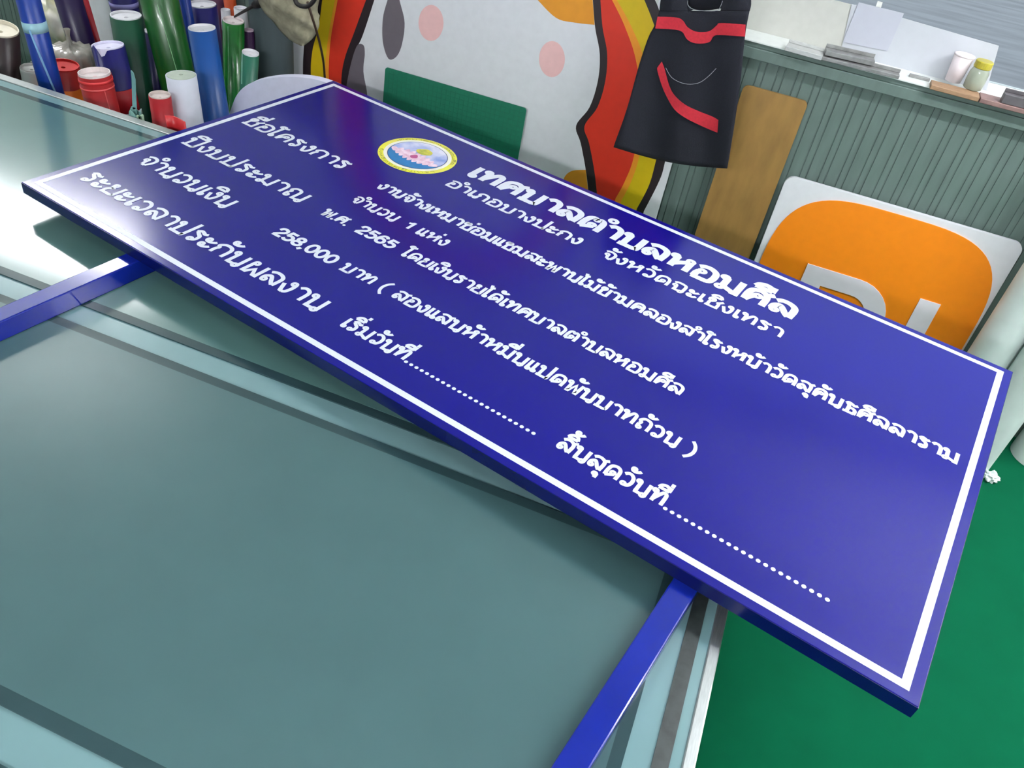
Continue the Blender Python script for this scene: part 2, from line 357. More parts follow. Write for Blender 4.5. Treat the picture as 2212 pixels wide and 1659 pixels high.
def write(bm, text, w, tf_of, fit):
    """text drawn between x = fit[0] and fit[1]; body height fit[2]; tf_of maps metres to 3d"""
    st, adv = layout(text)
    xs = []
    for s in st:
        if s[0] in 'oed': xs += [s[1]-s[3], s[1]+s[3]]
        else: xs += [p[0] for p in s[1]]
    lo, hi = min(xs)-w/2, max(xs)+w/2; H = fit[2]; sx = (fit[1]-fit[0])/(hi-lo)
    # strokes are offset in square units, so letters are widened without thinning their stems
    k = sx/H
    cnt = [0]
    def tf(a, b): return tf_of(fit[0] + a*H - lo*sx, b*H, cnt[0])
    for s in st:
        cnt[0] += 1
        if s[0] == 'd':
            c = (s[1]*k, s[2]); vs = [bm.verts.new(tf(c[0]+s[3]*math.cos(q*PI/8), c[1]+s[3]*math.sin(q*PI/8))) for q in range(16)]; bm.faces.new(vs)
        elif s[0] in 'oe':
            rx, ry = (s[3], s[3]) if s[0] == 'o' else (s[3]*k, s[4]); n = 16 if s[0] == 'o' else 28
            ww = min(w, 0.15) if s[0] == 'o' else w
            ribbon(bm, [(s[1]*k + rx*math.cos(2*PI*q/n), s[2] + ry*math.sin(2*PI*q/n)) for q in range(n)], ww, tf, True)
        else:
            pts = [(a*k, b) for a, b in s[1]]
            ribbon(bm, cr(pts, 6) if s[0] == 's' else pts, w, tf)

# ---------------------------------------------------------------- the sign
FACE = TZ + 0.082
SW, SH, ST = 2.4, 1.194, 0.032
th = math.radians(-12.4)
ORI = Vector((-1.8011, 1.4832, 0))
sign = thing('project_sign', 'large blue project notice board with white Thai lettering lying on the table', 'sign', (ORI.x, ORI.y, 0), rot=(0, 0, th))
sign_panel = obj('panel', B(0, SW, 0, SH, FACE-ST+0.001, FACE), vinyl_blue, sign, bevel=0.0015)
bm = bmesh.new(); fr_w = 0.03
box(bm, -0.0008, SW+0.0008, -0.0008, fr_w, FACE-ST, FACE-0.0015); box(bm, -0.0008, SW+0.0008, SH-fr_w, SH+0.0008, FACE-ST, FACE-0.0015)
box(bm, -0.0008, fr_w, fr_w, SH-fr_w, FACE-ST, FACE-0.0015); box(bm, SW-fr_w, SW+0.0008, fr_w, SH-fr_w, FACE-ST, FACE-0.0015)
obj('frame', bm, mat('shaded_enamel', (4, 10, 70), 0.2, 0.05, 8), sign)  # blue enamel with the frame side's shade darkened into its colour
for lx in (0.436, 1.978):
    bm = bmesh.new(); box(bm, lx-0.0245, lx+0.0245, -0.98, SH-0.06, TZ+0.0006, FACE-ST)
    obj('leg', bm, enamel, sign, bevel=0.003)
bm = bmesh.new(); i0, i1, zz = 0.0205, 0.0365, FACE+0.0004
for a in ((i0, SW-i0, i0, i1), (i0, SW-i0, SH-i1, SH-i0), (i0, i1, i1, SH-i1), (SW-i1, SW-i0, i1, SH-i1)): box(bm, a[0], a[1], a[2], a[3], FACE-0.0002, zz)
obj('border_stripe', bm, letter, sign)
def sign_tf(y0, z=FACE+0.0006): return lambda a, b, k=0: (a, y0+b, z+(k%9)*0.00005)
TEXT = [
 ('เทศบาลตำบลหอมศีล', .762, 1.852, .9665, .087, .215), ('อำเภอบางปะกง', .756, 1.236, .862, .049, .18), ('จังหวัดฉะเชิงเทรา', 1.308, 1.855, .862, .049, .18),
 ('ชื่อโครงการ', .064, .495, .694, .060, .16), ('งานจ้างเหมาซ่อมแซมสะพานไม้ข้ามคลองสำโรงหน้าวัดสุคันธศีลลาราม', .630, 2.341, .689, .045, .19),
 ('จำนวน', .634, .796, .572, .043, .17), ('1', .826, .852, .571, .045, .18), ('แห่ง', .874, .974, .571, .043, .17),
 ('ปีงบประมาณ', .060, .551, .459, .058, .16), ('พ.ศ.', .628, .726, .456, .042, .18), ('2565', .753, .886, .456, .045, .20), ('โดยเงินรายได้เทศบาลตำบลหอมศีล', .912, 1.748, .454, .043, .18),
 ('จำนวนเงิน', .082, .443, .287, .058, .16), ('258,000', .616, .828, .288, .045, .20), ('บาท', .850, .955, .288, .042, .18), ('(', .980, 1.004, .289, .042, .18),
 ('สองแสนห้าหมื่นแปดพันบาทถ้วน', 1.024, 1.814, .287, .043, .18), (')', 1.832, 1.856, .287, .042, .18),
 ('ระยะเวลาประกันผลงาน', .068, .943, .115, .058, .165), ('เริ่มวันที่', 1.016, 1.206, .114, .043, .18), ('สิ้นสุดวันที่', 1.613, 1.864, .112, .043, .18),
]
for t, a, b, y, h, wd in TEXT:
    bm = bmesh.new(); write(bm, t, wd*1.1, sign_tf(y), (a, b, h)); raw('lettering', bm, letter, sign)
for a, b, y, n in ((1.214, 1.558, .1175, 24), (1.872, 2.207, .1145, 23)):
    bm = bmesh.new()
    for k in range(n):
        cx = a + (b-a)*k/(n-1); bm.faces.new([bm.verts.new((cx+.0047*math.cos(q*PI/8), y+.0047*math.sin(q*PI/8), FACE+.0006)) for q in range(16)])
    raw('dotted_line', bm, letter, sign)
# round emblem
EX, EY, ER = 0.580, 0.957, 0.127
def disc_pts(r, z, n=64, a0=0, a1=2*PI): return [(EX+r*math.cos(a0+(a1-a0)*k/n), EY+r*math.sin(a0+(a1-a0)*k/n), z) for k in range(n)]
def e2(pts, z): return [(EX+a*ER, EY+b*ER, z) for a, b in pts]
yel = mat('emblem_yellow', (228, 226, 60), 0.35, 0.04, 20, vdark=(224, 214, 96)); emblem_white = mat('emblem_white', (240, 238, 226), 0.35, 0.02)
bm = bmesh.new(); z = FACE + 0.0005; bm.faces.new([bm.verts.new(p) for p in disc_pts(ER, z)])
emb = raw('emblem', bm, yel, sign)
emb['label'] = 'round yellow-rimmed seal with a pink lotus on water'
def epart(name, polys, m, z):
    bm = bmesh.new()
    for q in polys: poly(bm, q)
    for f in bm.faces:
        f.normal_update()
        if f.normal.z < 0: f.normal_flip()
    raw(name, bm, m, emb)
epart('white_ring', [disc_pts(ER*.86, FACE+.0007)], emblem_white, z)
epart('dark_ring', [disc_pts(ER*.765, FACE+.0009)], mat('emblem_navy', (40, 50, 110), 0.35, 0.02), z)
epart('sky', [disc_pts(ER*.745, FACE+.0011)], mat('emblem_sky', (116, 140, 206), 0.35, 0.05, 14, vdark=(226, 224, 244)), z)
wa = [(.745*math.cos(PI+.12+(PI-.24)*k/24), .745*math.sin(PI+.12+(PI-.24)*k/24)) for k in range(25)]
epart('water', [e2(wa + [(.6, -.16), (.45, -.22), (.2, -.2), (0, -.26), (-.3, -.2), (-.5, -.18)], FACE+.0013)], mat('emblem_water', (20, 116, 180), 0.35, 0.06, 40), z)
pet = []
for k in range(9):
    q = -4 + k; cx0 = q*.14; tip = (q*.15+.0, .12-.012*q*q); 
    pet.append(e2(cr([(cx0, -.44+.010*q*q), (cx0-.11+q*.012, -.16), (tip[0]*1.08, tip[1]+.02), (cx0+.11+q*.012, -.16)], 5, True), FACE+.0015+.00001*k))
epart('lotus_petals', pet, mat('emblem_petal', (240, 214, 230), 0.35, 0.03, 60, vdark=(214, 160, 190)), z)
epart('lotus_heart', [e2(cr([(-.1, -.16), (0, -.02), (.1, -.16), (0, -.26)], 5, True), FACE+.0017)], mat('emblem_magenta', (176, 70, 130), 0.35, 0.05, 60), z)
epart('gold_crest', [e2(cr([(-.16, .14), (-.2, .26), (-.12, .36), (-.02, .44), (.1, .42), (.2, .36), (.22, .22), (.12, .12), (0, .08)], 5, True), FACE+.0017)], mat('emblem_gold', (206, 196, 70), 0.35, 0.08, 60, vdark=(150, 160, 60)), z)
olive = mat('emblem_text_ink', (110, 112, 40), 0.4, 0.02)
for tx, a0, a1, inner in (('เทศบาลตำบลหอมศีล', 165, 15, True), ('จังหวัดฉะเชิงเทรา', 205, 335, False)):
    bm = bmesh.new(); r0 = ER*(.875 if inner else .965)
    def arc(a, b, kk=0):
        g = math.radians(a0 + (a1-a0)*a); r = r0 + (b if inner else -b)
        return (EX + r*math.cos(g), EY + r*math.sin(g), FACE+.0008+(kk%9)*.00003)
    st_bm = bmesh.new()
    def arcm(a, b, kk=0): return arc(a/ (abs(math.radians(a1-a0))*r0), b, kk)
    write(bm, tx, .16, arcm, (0, abs(math.radians(a1-a0))*r0, ER*.07)); st_bm.free()
    for f in bm.faces:
        f.normal_update()
        if f.normal.z < 0: f.normal_flip()
    raw('emblem_lettering', bm, olive, emb)
# ---------------------------------------------------------------- papers, scraps and the jar at the window
def sheet(name, px, y, m, label, cat, group=None, th=0.0012):
    bm = bmesh.new(); slab(bm, [on_y(a, b, y) for a, b in px], (0, th, 0))
    return tag(obj(name, bm, m), label, cat, group)
YP = YW + 0.106
sheet('paper_sheet', [(1612, -48), (1850, 12), (1822, 119), (1606, 66)], YP, cream_paper, 'wide cream-white sheet on the window just right of the apron', 'paper', 'papers on the window')
sheet('paper_sheet', [(1840, 9), (1858, 12), (2158, 99), (2126, 212), (1812, 128)], YP-0.003, paper_m, 'white sheet on the window behind the jar', 'paper', 'papers on the window')
ps = sheet('paper_sheet', [(1855, 5), (1953, 29), (1917, 110), (1821, 91)], YP-0.006, mat('bluish_paper', (182, 184, 196), 0.8, 0.01), 'small bluish sheet taped over the two wide window sheets', 'paper', 'papers on the window')
bm = bmesh.new(); slab(bm, [on_y(a, b, YP-0.007) for a, b in ((1896, 2), (1907, 5), (1903, 17), (1892, 14))], (0, 0.0006, 0)); obj('tape', bm, mat('masking_tape', (226, 226, 222), 0.6), ps)
def sill_bar(name, a, b, wpx, hgt, m, label, cat, group=None, y=YW+0.01, z=SILL, lip=True):
    """a bar lying along the sill between two photo points; wpx is its depth in metres"""
    A = on_z(a[0], a[1], z+hgt); Bp = on_z(b[0], b[1], z+hgt)
    d = Bp - A; L = math.hypot(d.x, d.y); ang = math.atan2(d.y, d.x)
    bm = bmesh.new()
    box(bm, 0, L, 0, wpx, 0, hgt)
    if lip: box(bm, 0, L, wpx-0.003, wpx, hgt, hgt+0.012)
    o = obj(name, bm, m, bevel=0.002); o.location = (A.x, A.y, z); o.rotation_euler = (0, 0, ang)
    return tag(o, label, cat, group)
g = 'metal offcuts on the window sill'
sill_bar('metal_offcut', (1698, 99), (1777, 121), 0.055, 0.016, alu, 'short pale aluminium offcut nearest the apron on the sill', 'offcut', g)
sill_bar('metal_offcut', (1776, 122), (1944, 164), 0.034, 0.012, alu_dark, 'long flat aluminium offcut under the grey channel on the sill', 'offcut', g)
sill_bar('metal_channel', (1785, 109), (1891, 133), 0.045, 0.016, alu_dark, 'dull grey aluminium channel lying on a longer flat offcut', 'offcut', g, z=SILL+0.0165)
sill_bar('metal_offcut', (1966, 160), (2010, 171), 0.014, 0.010, alu_dark, 'thin grey rod between the offcuts and the brown boards', 'offcut', g, lip=False)
wood_b = mat('brown_board_edge', (150, 118, 90), 0.6, 0.12, 30, stretch=(2, 10, 10))
sill_bar('wooden_strip', (2012, 183), (2117, 211), 0.062, 0.015, wood_b, 'tan wooden strip on the sill in front of the jar', 'strip', 'wooden strips on the sill', lip=False)
sill_bar('wooden_strip', (2119, 212), (2290, 257), 0.07, 0.015, mat('dark_board_edge', (128, 100, 96), 0.6, 0.12, 30), 'darker wooden strip at the right end of the sill', 'strip', 'wooden strips on the sill', lip=False)
sill_bar('hand_tool', (2172, 203), (2290, 232), 0.03, 0.03, mat('grey_tool', (84, 80, 84), 0.5, 0.1), 'dark grey tool on the darker wooden strip', 'tool', z=SILL+0.016)
# jar
JB = on_z(2099, 192, SILL+0.016)
jar = thing('glass_jar', 'small clear jar with a yellow-green lid on the sill', 'jar', (JB.x, JB.y+0.005, SILL+0.0155))
def lathe(bm, prof, n=24, mi=0):
    rings = [[bm.verts.new((r*math.cos(2*PI*k/n), r*math.sin(2*PI*k/n), z)) for k in range(n)] for r, z in prof]
    for a, b in zip(rings, rings[1:]):
        for k in range(n): bm.faces.new((a[k], a[(k+1) % n], b[(k+1) % n], b[k])).material_index = mi
    bm.faces.new(rings[0][::-1]).material_index = mi; bm.faces.new(rings[-1]).material_index = mi
bm = bmesh.new(); lathe(bm, [(.026, 0), (.031, .004), (.032, .03), (.031, .055), (.026, .068), (.024, .074)])
obj('jar_body', bm, mat('jar_glass', (196, 204, 186), 0.08, 0.03, trans=0.45), jar, smooth=True)
bm = bmesh.new(); lathe(bm, [(.027, .070), (.0285, .072), (.0285, .092), (.026, .094), (.0, .0942)][:4])
obj('lid', bm, mat('olive_lid', (172, 160, 52), 0.35, 0.06), jar, smooth=False, bevel=0.001)
bm = bmesh.new(); lathe(bm, [(.0, .005), (.028, .006), (.029, .03), (.024, .048), (.0, .05)][1:4])
obj('contents', bm, mat('jar_contents', (214, 216, 206), 0.7, 0.08, 80), jar, smooth=True)
CB = on_z(2058, 176, SILL+0.016)
cup = thing('paper_cup', 'pale pinkish cup standing on the sill left of the jar', 'cup', (CB.x, CB.y+0.01, SILL+0.0155))
bm = bmesh.new(); lathe(bm, [(.026, 0), (.033, .085), (.031, .085), (.025, .003)]); obj('cup_body', bm, mat('pinkish_paper', (228, 216, 220), 0.6, 0.03), cup, smooth=True)
bm = bmesh.new(); lathe(bm, [(.0328, .084), (.0345, .086), (.0345, .089), (.032, .09)]); obj('rim', bm, mat('pinkish_paper', (228, 216, 220), 0.6, 0.03), cup, smooth=True)

# ---------------------------------------------------------------- boards leaning on the wall
YB = 3.125
def XZ(p, y=YB):
    v = on_y(p[0], p[1], y); return (v.x, v.z)
ink = mat('board_black', (34, 22, 28), 0.5, 0.02); b_white = mat('board_white', (224, 224, 230), 0.45, 0.015); b_yel = mat('board_yellow', (214, 182, 16), 0.45, 0.02); b_or = mat('board_amber', (240, 152, 40), 0.45, 0.02)
b_red = mat('board_red', (214, 50, 30), 0.45, 0.02); b_grey = mat('board_grey', (104, 96, 104), 0.45, 0.02); b_ochre = mat('board_ochre', (222, 146, 40), 0.45, 0.02); b_pink = mat('board_pink', (238, 190, 190), 0.45, 0.02)
BM = [b_white, ink, b_yel, b_or, b_red, b_grey, b_ochre, b_pink]
board = thing('printed_board', 'big printed cutout board in red, yellow and white behind the green mat', 'board', (0, YB, 0))
def bpoly(left, right, top, bot):
    """closed outline: left side from top to bottom, bottom, right side back up, top; (x, z) pairs"""
    return top + left + bot + right[::-1]
def side(px, n=6): return cr([XZ(p) for p in px], n)
yy = -YB
def layer(bm, pts, k, mi):
    vs = poly(bm, [(x, -0.0006*k, z) for x, z in pts], mi)
ZL = 0.10
def zone(bm, L, Rr, topz, k, mi, lb=None, rb=None):
    l = side(L); r = side(Rr)
    lx = l[0][0]; rx = r[0][0]; mid = (lx+rx)/2; w2 = (rx-lx)/2; z0 = (l[0][1]+r[0][1])/2
    top = [(mid + w2*math.cos(a), z0 + (topz-z0)*math.sin(a)) for a in [PI*(i/16) for i in range(1, 16)]]
    bl = (lb if lb is not None else l[-1][0], ZL+0.008*k); br = (rb if rb is not None else r[-1][0], ZL+0.008*k)
    layer(bm, top + l + [bl, br] + r[::-1], k, mi)
bm = bmesh.new()
Ledge = [(640, -5), (632, 60), (630, 110), (632, 170), (640, 260)]
Redge = [(1425, -5), (1448, 60), (1480, 150), (1478, 240), (1452, 350), (1425, 442)]
l = side(Ledge); r = side(Redge); zb = ZL
lx, rx = l[0][0], r[0][0]
top = [((lx+rx)/2 + (rx-lx)/2*math.cos(a), l[0][1] + (2.02-l[0][1])*math.sin(a)) for a in [PI*(i/20) for i in range(1, 20)]]
out = top + l + [(l[-1][0]+.02, 0.004)] + [(r[-1][0], 0.004)] + r[::-1]
slab(bm, [(x, 0, z) for x, z in out], (0, 0.016, 0), 0)
for f in bm.faces: f.material_index = 0
zone(bm, [(672, -5), (662, 60), (656, 110), (655, 170), (664, 270)], [(1412, -5), (1426, 28), (1462, 150), (1462, 230), (1437, 348), (1424, 391), (1391, 456)], 1.94, 1, 1)
zone(bm, [(697, -5), (688, 60), (675, 110), (672, 170), (682, 270)], [(1390, -5), (1411, 48), (1444, 150), (1443, 240), (1418, 343), (1402, 400), (1376, 450)], 1.90, 2, 2)
zone(bm, [(725, -5), (711, 70), (704, 130), (703, 180), (712, 280)], [(1330, -5), (1363, 55), (1392, 130), (1398, 220), (1382, 333), (1364, 391), (1343, 432)], 1.84, 3, 3)
zone(bm, [(731, -5), (716, 77), (711, 140), (712, 180), (722, 280)], [(1320, -5), (1350, 57), (1374, 130), (1384, 220), (1370, 335), (1350, 391), (1330, 428)], 1.82, 4, 4)
zone(bm, [(793, -5), (766, 69), (745, 127), (738, 180), (744, 260)], [(1297, -5), (1302, 58), (1312, 116), (1308, 174), (1291, 231), (1263, 272), (1273, 309), (1284, 367), (1290, 417)], 1.70, 5, 1)
zone(bm, [(811, -5), (784, 77), (768, 110), (755, 154), (753, 185), (760, 260)], [(1281, -5), (1286, 58), (1296, 116), (1292, 174), (1274, 231), (1245, 271), (1255, 309), (1266, 367), (1272, 417)], 1.67, 6, 0)
layer(bm, cr([XZ(p) for p in ((771, 100), (786, 97), (789, 117), (786, 154), (793, 215), (752, 200), (755, 155))], 5, True), 7, 5)
layer(bm, cr([XZ(p) for p in ((851, -40), (866, 8), (875, 50), (869, 96), (857, 122), (840, 126), (828, 90), (828, 40), (838, 0))], 5, True), 7, 5)
layer(bm, [XZ(p) for p in cr([(1140, -30), (1163, 0), (1202, 38), (1240, 48), (1285, 53)], 5)] + [XZ(p) for p in ((1281, 0), (1276, -30))], 7, 6)
layer(bm, [XZ(p) for p in cr([(1215, 400), (1221, 380), (1237, 368), (1266, 366)], 5)] + [XZ(p) for p in ((1271, 410), (1225, 440))], 7, 6)
for c in ((932, 49, 27, 39), (1193, 127, 28, 39)):
    layer(bm, [XZ((c[0]+c[2]*math.cos(a*PI/14), c[1]+c[3]*math.sin(a*PI/14))) for a in range(28)], 7, 7)
for f in bm.faces:
    f.normal_update()
    if abs(f.normal.y) > 0.9 and f.calc_center_median().y < 0.001 and f.normal.y > 0: f.normal_flip()
raw('printed_panel', bm, BM, board)
bm = bmesh.new(); box(bm, XZ((632, 100))[0]+0.25, XZ((632, 100))[0]+0.30, 0.016, 0.06, 0.004, 1.3); obj('back_batten', bm, wood_b, board)

def lean(name, label, cat, px4, y, th, m, round_r=0.0, zb=0.003, tilt=0.10):
    """rectangular board: its two visible top corners and right edge from the photo, standing on the floor and leaning on the wall"""
    a = on_y(*px4[0], y); b = on_y(*px4[1], y)
    zt = (a.z+b.z)/2; W = b.x - a.x; roll = math.atan2(b.z-a.z, W)
    H = (zt - zb)/math.cos(tilt)
    t = thing(name, label, cat, (a.x, y - H*math.sin(tilt), zb), rot=(-tilt, 0, 0))
    bm = bmesh.new(); r = max(round_r, 0.002)
    pts = [(0, 0, 0), (W, 0, 0)] + [(W-r+r*math.cos(q), 0, H-r+r*math.sin(q)) for q in [PI/2*i/6 for i in range(7)]] + [(r-r*math.sin(q), 0, H-r+r*math.cos(q)) for q in [PI/2*i/6 for i in range(7)]]
    slab(bm, pts, (0, th, 0)); obj('panel', bm, m, t, bevel=0.001)
    return t, W, H
kraft = mat('brown_plank', (146, 110, 56), 0.55, 0.10, 7, stretch=(3, 3, 1))
plank, pw, ph = lean('wooden_plank', 'narrow brown wooden plank leaning behind the apron', 'plank', ((1606, 186), (1748, 217)), 3.165, 0.012, kraft, 0.02, tilt=0.03)
bm = bmesh.new(); box(bm, 0.001, pw-0.001, -0.0005, 0.0125, 0.0, 0.02); obj('end_band', bm, mat('plank_end', (138, 104, 58), 0.6), plank)
# white board with an orange rounded square
XT, XW_, XH = lean('shop_sign', 'white sign board with an orange rounded square leaning on the ribbed wall', 'sign', ((1702, 374), (2214, 533)), 3.15, 0.018, mat('frosted_white', (222, 222, 228), 0.4, 0.015), 0.035, tilt=0.07)
def xl(p):      # photo point on that board -> its own coordinates
    M = XT.matrix_world if False else None
    t = 0.07; o = XT.location; nn = Vector((0, -math.cos(t), math.sin(t)*-1)); up = Vector((0, math.sin(t), math.cos(t)))
    nn = Vector((0, -math.cos(t), math.sin(t)))
    d = ray(*p); c = Vector((0, 0, CAMZ)); k = (Vector(o)-c).dot(nn)/d.dot(nn); q = c + d*k - Vector(o)
    return q.x, q.dot(up)
lpt = [xl(p) for p in ((1645, 561), (1705, 479), (1834, 443), (2015, 485), (2105, 535), (2143, 610), (2144, 641))]
zt_ = max(p[1] for p in lpt) + 0.001; xr_ = max(p[0] for p in lpt); 
sq_w = None
xl_ = xl((1652, 555))[0] - 0.012
hw = (xr_-xl_)/2; ccx = (xr_+xl_)/2; ccz = zt_ - hw
sup = []
for i in range(72):
    a = 2*PI*i/72; c, s = math.cos(a), math.sin(a); e = 2/3.6
    sup.append((ccx + hw*math.copysign(abs(c)**e, c), -0.004, ccz + hw*math.copysign(abs(s)**e, s)))
bm = bmesh.new(); slab(bm, sup, (0, 0.0038, 0)); sqr = obj('orange_square', bm, mat('logo_orange', (238, 132, 8), 0.4, 0.015), XT)
m0, m1 = xl((1745, 569)), xl((1873, 605)); m2 = xl((1928, 649)); i0_, i1_ = xl((1988, 643)), xl((2033, 655))
sw_ = i1_[0]-i0_[0]; zt2 = i0_[1]; zl2 = zt2 - sw_*4.6
mx0 = m0[0]; mx1 = m2[0] + 0.006; rr = (mx1-mx0)*0.42
bm = bmesh.new()
outer = [(mx0, zl2), (mx0, zt2)] + [(mx1-rr+rr*math.sin(PI/2*i/8), zt2-rr+rr*math.cos(PI/2*i/8)) for i in range(9)] + [(mx1, zl2)]
ri = rr - sw_*0.9
inner = [(mx1-sw_, zl2)] + [(mx1-sw_-ri+ri*math.cos(PI/2*i/8), zt2-sw_*0.95-ri+ri*math.sin(PI/2*i/8)) for i in range(9)] + [(mx0+sw_, zt2-sw_*0.95), (mx0+sw_, zl2)]
slab(bm, [(a, -0.008, b) for a, b in outer+inner], (0, 0.0038, 0))
box(bm, i0_[0], i1_[0], -0.008, -0.0042, zl2, zt2)
xm = (mx0+sw_+mx1-sw_)/2; box(bm, xm-sw_*.42, xm+sw_*.42, -0.008, -0.0042, zl2, zt2-sw_*2.0)
obj('white_letters', bm, mat('logo_white', (226, 220, 228), 0.4, 0.01), sqr)
# green cutting mat
gm_t, gw, gh = lean('cutting_mat', 'dark green gridded cutting mat leaning on the printed board', 'mat', ((832, 148), (1138, 231)), 3.095, 0.004, mat('gridded_mat', (8, 104, 78), 0.55, 0.04, 60), 0.012, tilt=0.05)
bm = bmesh.new()
for i in range(1, int(gw/0.02)): box(bm, i*0.02-0.0003, i*0.02+0.0003, -0.0004, 0.0, 0.01, gh-0.012)
for i in range(1, int(gh/0.02)): box(bm, 0.01, gw-0.01, -0.0004, 0.0, i*0.02-0.0003, i*0.02+0.0003)
obj('grid_lines', bm, mat('mat_grid', (6, 90, 66), 0.5, 0.02), gm_t)
# white rounded backrest-like board
RB = on_y(612, 166, 2.656)
rb = thing('foam_board', 'pale rounded white board standing behind the left end of the sign', 'board', (RB.x, 2.656, 0.0))
def rbx(p): v = on_y(p[0], p[1], 2.656); return (v.x-RB.x, 0, v.z)
cur = cr([(490, 262), (500, 232), (511, 206), (530, 186), (560, 173), (610, 166), (660, 168), (700, 177), (740, 196), (765, 230)], 6)
pts = [rbx(p) for p in cur]
bm = bmesh.new(); slab(bm, pts + [(pts[-1][0]+.01, 0, 0.003), (pts[0][0]-.01, 0, 0.003)], (0, 0.035, 0)); obj('panel', bm, mat('lavender_white', (222, 222, 244), 0.5, 0.02), rb, bevel=0.006)
bm = bmesh.new(); box(bm, -0.2, 0.2, -0.02, 0.04, 0.0, 0.05); obj('foot', bm, mat('lavender_white', (222, 222, 244), 0.5, 0.02), rb)

# ---------------------------------------------------------------- apron on its hook
YA = 3.02
nv = mat('navy_cloth', (14, 16, 29), 0.9, 0.12, 220, bump=0.15); redc = mat('red_cloth', (190, 36, 52), 0.85, 0.06, 120); thread = mat('pale_thread', (150, 152, 158), 0.8)
def fold(px, py):
    s = (py)/350.0
    return 0.010*math.sin(px*0.052 + 0.8*s) * (0.3+s) + 0.012*math.sin(px*0.021 - 1.0 + s) + 0.03*s
def ap(px, py, d=0.0): return on_y(px, py, YA - 0.02 - fold(px, py) - d)
lefts = cr([(24, 1424), (55, 1414), (80, 1401), (140, 1381), (230, 1356), (312, 1327), (318, 1327)], 6); rights = cr([(24, 1619), (60, 1612), (100, 1607), (170, 1600), (250, 1589), (330, 1576), (364, 1570)], 6)
def at_y(tab, y):
    for (a, b), (c, d) in zip(tab, tab[1:]):
        if a <= y <= c: return b + (d-b)*(y-a)/(c-a+1e-9)
    return tab[0][1] if y < tab[0][0] else tab[-1][1]
apron = thing('work_apron', 'dark navy apron with red trim hanging in front of the boards', 'apron', (0, 0, 0))
bm = bmesh.new(); NR, NC = 30, 30; grid = []
for i in range(NR+1):
    row = []
    for j in range(NC+1):
        u = j/NC; t = i/NR
        yl = 24 + (318-24)*t; yr = 24 + (364-24)*t; py = yl + (yr-yl)*u + 10*math.sin(PI*u)*t
        px = at_y(lefts, yl)*(1-u) + at_y(rights, yr)*u
        row.append(bm.verts.new(ap(px, py)))
    grid.append(row)
for i in range(NR):
    for j in range(NC): bm.faces.new((grid[i][j], grid[i+1][j], grid[i+1][j+1], grid[i][j+1]))
def strip_px(bm, a, b, d, n=4):
    A = cr(a, n); Bq = cr(b, n); va = [bm.verts.new(ap(p[0], p[1], d)) for p in A]; vb = [bm.verts.new(ap(p[0], p[1], d)) for p in Bq]
    for i in range(len(va)-1): bm.faces.new((va[i], vb[i], vb[i+1], va[i+1]))
# shoulder pieces and neckline
strip_px(bm, [(1424, 24), (1427, 0), (1434, -45), (1470, -95)], [(1492, 24), (1486, 4), (1487, -40), (1500, -92)], 0)
strip_px(bm, [(1556, 24), (1560, 2), (1556, -40), (1535, -92)], [(1619, 24), (1622, 2), (1612, -45), (1560, -97)], 0)
strip_px(bm, [(1486, 4), (1488, 12), (1497, 20), (1492, 24)], [(1486, 4), (1484, 14), (1486, 24), (1488, 26)], 0)
cloth = raw('cloth', bm, nv, apron, smooth=True)
so = cloth.modifiers.new('solid', 'SOLIDIFY'); so.thickness = 0.004
bm = bmesh.new(); strip_px(bm, [(1480, -60), (1515, -62), (1565, -60)], [(1486, 20), (1520, 23), (1560, 18)], -0.03); o = raw('back_lining', bm, nv, apron, smooth=True)
so = o.modifiers.new('solid', 'SOLIDIFY'); so.thickness = 0.003
z4 = lambda L: [(1310+a/4.367, b/4.367) for a, b in L]
bm = bmesh.new(); strip_px(bm, z4([(482, 157), (660, 165), (722, 195), (762, 252), (830, 293), (910, 303), (980, 289), (1040, 240), (1082, 217), (1312, 232)]), z4([(460, 268), (640, 279), (716, 302), (758, 368), (820, 404), (905, 410), (975, 394), (1012, 342), (1080, 331), (1308, 345)]), 0.007, 6)
raw('chest_band', bm, redc, apron, smooth=True)
bm = bmesh.new(); strip_px(bm, z4([(522, 580), (550, 655), (590, 800), (640, 895), (740, 985), (870, 1048), (1000, 1100), (1056, 1132)]), z4([(478, 640), (484, 680), (520, 800), (565, 905), (640, 1030), (745, 1112), (905, 1192), (1047, 1252)]), 0.008, 6)
raw('pocket_trim', bm, redc, apron, smooth=True)
def stitch(name, L, r=0.0009):
    bm = bmesh.new(); tube(bm, [ap(a, b, 0.006) for a, b in cr(z4(L), 5)], r, 5); obj(name, bm, thread, apron)
stitch('pocket_seam', [(560, 640), (620, 735), (740, 790), (860, 785), (950, 730), (1035, 645)])
stitch('neck_seam', [(768, 5), (768, 45), (810, 84), (900, 101), (1040, 100), (1078, 55), (1095, 8)])
hk = on_y(1520, -95, YA-0.02); 
hook = thing('wall_hook', 'metal hook carrying the navy apron', 'hook', (hk.x, YW+0.02, hk.z+0.02))
bm = bmesh.new(); tube(bm, [(0, 0.09, 0.0), (0, -0.20, 0.0), (0, -0.222, 0.012), (0, -0.222, 0.03)], 0.005, 8); obj('peg', bm, steel, hook, smooth=True)
bm = bmesh.new(); box(bm, -0.02, 0.02, 0.088, 0.094, -0.02, 0.02); obj('plate', bm, steel, hook)

